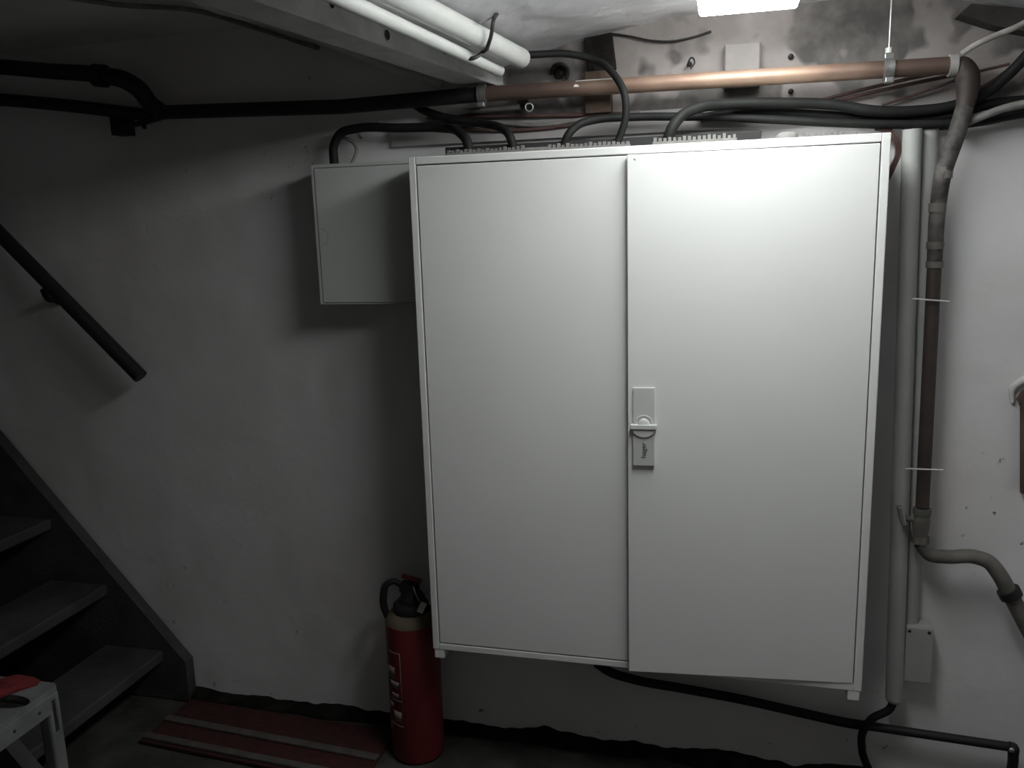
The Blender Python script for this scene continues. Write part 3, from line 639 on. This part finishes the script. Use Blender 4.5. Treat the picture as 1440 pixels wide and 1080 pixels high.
# ================================================================== low pipe and cable under the cabinet
YL = 0.20
lp = thing('iron_pipe', 'thin black pipe sloping along the wall at the lower right', 'pipe', tuple(P(1320, 1034, YL)))
l0, l1 = P(1222, 1021, YL), P(1418, 1050, YL)
build('pipe_run', MB().tube([l0, l1], 0.0115, 14, False), M_IRON, lp)
build('elbow', MB().tube([l1, l1 + Vector((0.010, 0, -0.003)), l1 + Vector((0.012, 0, -0.016)), l1 + Vector((0.004, 0, -0.13))], [0.013, 0.0145, 0.0125, 0.011], 12), M_IRON, lp)
build('elbow_cap', MB().lathe([(0.007, 0), (0.006, 0.003), (0, 0.004)], l1 + Vector((0.003, -0.0145, 0.0)), 10, (0, -1, 0)), M_STEEL, lp)
cable('power_cable', [(838, 932, 0.19), (856, 944, 0.19), (890, 955, 0.19), (960, 968, 0.20), (1050, 985, 0.21), (1130, 1003, 0.21), (1200, 1018, 0.205), (1222, 1021, 0.2)], 0.0125, M_CABLE, 'black cable sagging along the wall below the cabinet')
cable('power_cable', [(1257, 970, 0.19), (1252, 996, 0.188), (1226, 1011, 0.178),  (1213, 1030, 0.175), (1212, 1052, 0.18), (1220, 1078, 0.2), (1232, 1100, 0.21)], 0.010, M_CABLE, 'black cable curving down to the floor at the lower right')
# opened niche with a board at the right edge
na, nb_ = P(1432, 560, 0.24), P(1470, 692, 0.24)
nb = MB().prism([P(1434, 692, 0.243), P(1434, 566, 0.243), P(1428, 562, 0.243), P(1437, 548, 0.243), P(1520, 540, 0.243), P(1520, 700, 0.243)], (0, -0.014, 0))
tag(build('niche_board', nb, M_WOOD), 'brown board set in the plaster at the right edge', 'board')
pl = MB().tube([P(1424, 566, 0.246), P(1424, 546, 0.246), P(1436, 536, 0.246), P(1500, 528, 0.246)], [0.004, 0.008, 0.009, 0.008], 8)
tag(build('plaster_lump', pl, M_WALL2), 'white plaster lump over the board at the right edge', 'plaster')

# ================================================================== fire extinguisher
EX = Vector((-0.106, 0.118, 0.0)); ER = 0.0745
fe = thing('fire_extinguisher', 'red fire extinguisher standing on the floor beside the cabinet', 'fire extinguisher', tuple(EX))
H = 0.392
build('cylinder', MB().lathe([(0, 0.004), (ER * 0.93, 0.004), (ER * 0.96, 0.0), (ER, 0.006), (ER, H), (ER * 0.985, H + 0.012)], EX, 40), M_RED, fe)
build('shoulder', MB().lathe([(ER * 0.984, H + 0.0125), (ER * 0.94, H + 0.022), (ER * 0.85, H + 0.033), (0.050, H + 0.040)], EX, 40), M_BEIGE, fe)  # beige colour paints in lamp light reflected by the shoulder
build('neck_ring', MB().lathe([(0.049, H + 0.038), (0.050, H + 0.042), (0.049, H + 0.060), (0.042, H + 0.066), (0.032, H + 0.070)], EX, 28), M_BLACK, fe)
build('neck', MB().lathe([(0.032, H + 0.066), (0.032, H + 0.078), (0.027, H + 0.082), (0.025, H + 0.100), (0, H + 0.101)], EX, 24), M_BLACK, fe)
vz = H + 0.095
build('valve_head', MB().box(EX + Vector((-0.026, -0.018, vz)), EX + Vector((0.024, 0.018, vz + 0.026)), 0.004), M_BLACK, fe)
build('carry_handle', MB().tube([EX + Vector((0.008, -0.004, vz + 0.010)), EX + Vector((0.034, -0.012, vz + 0.004)), EX + Vector((0.052, -0.020, vz - 0.026))], [0.007, 0.007, 0.005], 8), M_BLACK, fe)
build('squeeze_lever', MB().obox(EX + Vector((0.010, -0.008, vz + 0.042)), (1, -0.2, -0.12), (0, 1, 0), (0.12, 0, 1), (0.062, 0.016, 0.008), 0.002), M_RED, fe)
build('safety_pin', MB().tube([EX + Vector((0.018, -0.022, vz + 0.024)), EX + Vector((0.03, -0.03, vz + 0.004)), EX + Vector((0.040, -0.034, vz - 0.012))], 0.0022, 6), M_STEEL, fe)
build('seal_tag', MB().obox(EX + Vector((0.046, -0.036, vz - 0.028)), (1, 0, -0.3), (0, 1, 0), (0.5, 0, 1), (0.018, 0.003, 0.034), 0.001), M_WHITE, fe)
hz = [EX + Vector((-0.020, -0.004, vz + 0.016)), EX + Vector((-0.044, -0.010, vz + 0.030)), EX + Vector((-0.062, -0.016, vz + 0.022)), EX + Vector((-0.072, -0.018, vz - 0.008)), EX + Vector((-0.074, -0.016, vz - 0.045)), EX + Vector((-0.066, -0.012, vz - 0.078))]
build('hose', MB().tube(hz, [0.008, 0.0085, 0.0095, 0.0105, 0.0105, 0.009], 10), M_BLACK, fe)
# printed panel: frame lines and pictogram fields on the curved side
def arcpatch(mb, a0, a1, z0, z1, r=ER + 0.0006):
    n = 8
    mb.lathe([(r - 0.0009, z0), (r, z0), (r, z1), (r - 0.0009, z1)], EX, n, (0, 0, 1), math.radians(a0), math.radians(a1)); return mb
lb = MB()
A0, A1 = 195, 262
arcpatch(lb, A1 - 1.4, A1, 0.115, 0.335); arcpatch(lb, A0, A1, 0.333, 0.336); arcpatch(lb, A0, A1, 0.1135, 0.1165); arcpatch(lb, A0, A0 + 1.4, 0.115, 0.335); arcpatch(lb, A0, A1, 0.19, 0.1925)
build('label_frame', lb, M_LABEL, fe)
for (a0, a1, z0, z1) in ((226, 246, 0.255, 0.290), (230, 256, 0.228, 0.248), (214, 224, 0.23, 0.285), (214, 236, 0.155, 0.180), (236, 258, 0.125, 0.158), (204, 226, 0.085, 0.105), (232, 254, 0.198, 0.212)):
    build('label_field', arcpatch(MB(), a0, a1, z0, z1), M_LABEL, fe)

# ================================================================== mat and stool
mt = thing('floor_mat', 'dark red floor strip with two pale metal bars below the stairs', 'mat', (-0.55, 0.08, 0))
c4 = [Vector((-0.915, 0.205, 0)), Vector((-0.20, 0.175, 0)), Vector((-0.20, -0.075, 0)), Vector((-0.935, -0.022, 0))]
build('mat_sheet', MB().prism(c4, (0, 0, 0.008)), M_MAT, mt)
def bar(pa, pb, wd):
    pa, pb = Vector((*pa, 0.0121)), Vector((*pb, 0.0121)); dx = (pb - pa).normalized(); dy = Vector((-dx.y, dx.x, 0))
    return MB().obox((pa + pb) / 2, dx, dy, (0, 0, 1), ((pb - pa).length, wd, 0.008), 0.002)
build('metal_bar', bar((-0.925, 0.092), (-0.20, 0.040), 0.026), M_STRIP, mt)
build('metal_bar', bar((-0.928, 0.000), (-0.20, -0.052), 0.024), M_STRIP, mt)

SZ = 0.45
sc = PZ(82, 961, SZ)
sx1, sy1 = sc.x, sc.y; sx0, sy0 = sx1 - 0.42, sy1 - 0.30
stl = thing('step_stool', 'grey metal step stool with an oval grip hole at the lower left', 'stool', ((sx0 + sx1) / 2, (sy0 + sy1) / 2, 0))
hc = PZ(8, 986, SZ); hcx, hcy = hc.x, hc.y
N_ = 48; outer = []; inner = []
for k in range(N_):
    a = 2 * math.pi * k / N_; dx, dy = math.cos(a), math.sin(a)
    tx_ = ((sx1 - hcx) / dx if dx > 1e-6 else (sx0 - hcx) / dx if dx < -1e-6 else 1e9)
    ty_ = ((sy1 - hcy) / dy if dy > 1e-6 else (sy0 - hcy) / dy if dy < -1e-6 else 1e9)
    tt = min(tx_, ty_); outer.append((hcx + dx * tt, hcy + dy * tt)); inner.append((hcx + 0.062 * dx, hcy + 0.026 * dy))
tp = MB(); vs = [(x, y, SZ) for x, y in outer] + [(x, y, SZ) for x, y in inner] + [(x, y, SZ - 0.014) for x, y in inner] + [(x, y, SZ - 0.014) for x, y in outer]
fs = []
for k in range(N_):
    j = (k + 1) % N_
    for r_ in range(4):
        q_ = (r_ + 1) % 4; fs.append([r_ * N_ + k, r_ * N_ + j, q_ * N_ + j, q_ * N_ + k])
tp.add(vs, fs)
build('top_plate', tp, M_STOOL, stl)
ap = MB(); az0, az1 = SZ - 0.062, SZ - 0.0145
ap.box((sx1 - 0.012, sy0 + 0.03, az0), (sx1, sy1 - 0.03, az1), 0.003); build('side_rail', ap, M_STOOL, stl)
build('side_rail', MB().box((sx0, sy0 + 0.03, az0), (sx0 + 0.012, sy1 - 0.03, az1), 0.003), M_STOOL, stl)
build('end_rail', MB().box((sx0 + 0.03, sy1 - 0.012, az0), (sx1 - 0.03, sy1, az1), 0.003), M_STOOL, stl)
build('end_rail', MB().box((sx0 + 0.03, sy0, az0), (sx1 - 0.03, sy0 + 0.012, az1), 0.003), M_STOOL, stl)
for (x, y) in ((sx1 - 0.036, sy1 - 0.036), (sx1 - 0.036, sy0), (sx0, sy1 - 0.036), (sx0, sy0)):
    lg = build('leg', MB().box((x, y, 0.0), (x + 0.036, y + 0.036, SZ - 0.0145), 0.008, 3), M_STOOL, stl)
    if x > sx0 and y > sy0:
        sub('leg_slot', MB().box((x + 0.0355, y + 0.010, SZ - 0.11), (x + 0.0365, y + 0.021, SZ - 0.030), 0.0003), M_SEAM_OR_SHADE, lg)
        sub('slot_rod', MB().tube([(x + 0.038, y + 0.018, SZ - 0.032), (x + 0.038, y + 0.018, SZ - 0.085)], 0.0028, 8, False), M_STEEL, lg)
for (u, v) in ((18, 1012), (57, 1012)):
    q = PL(u, v, 0, sx1); build('rivet', MB().lathe([(0.0045, 0), (0.003, 0.0015), (0, 0.002)], (sx1, q.y, (az0 + az1) / 2), 10, (1, 0, 0)), M_SEAM_OR_SHADE, stl)
rc = [PZ(u, v, SZ + 0.001) for (u, v) in ((-30, 968), (2, 955), (28, 949), (48, 952), (58, 957), (52, 964), (30, 971), (0, 982), (-30, 995))]
cen = sum(rc, Vector()) / len(rc)
clo = MB(); ring2 = [cen + (p - cen) * 0.72 + Vector((0, 0, 0.010)) for p in rc]; nn = len(rc)
clo.add(rc + ring2 + [cen + Vector((0, 0, 0.013))], [[k, (k + 1) % nn, nn + (k + 1) % nn, nn + k] for k in range(nn)] + [[nn + k, nn + (k + 1) % nn, 2 * nn] for k in range(nn)] + [list(range(nn))[::-1]], True)
tag(build('red_rag', clo, M_REDC), 'crumpled red rag lying on the grey step stool', 'rag')
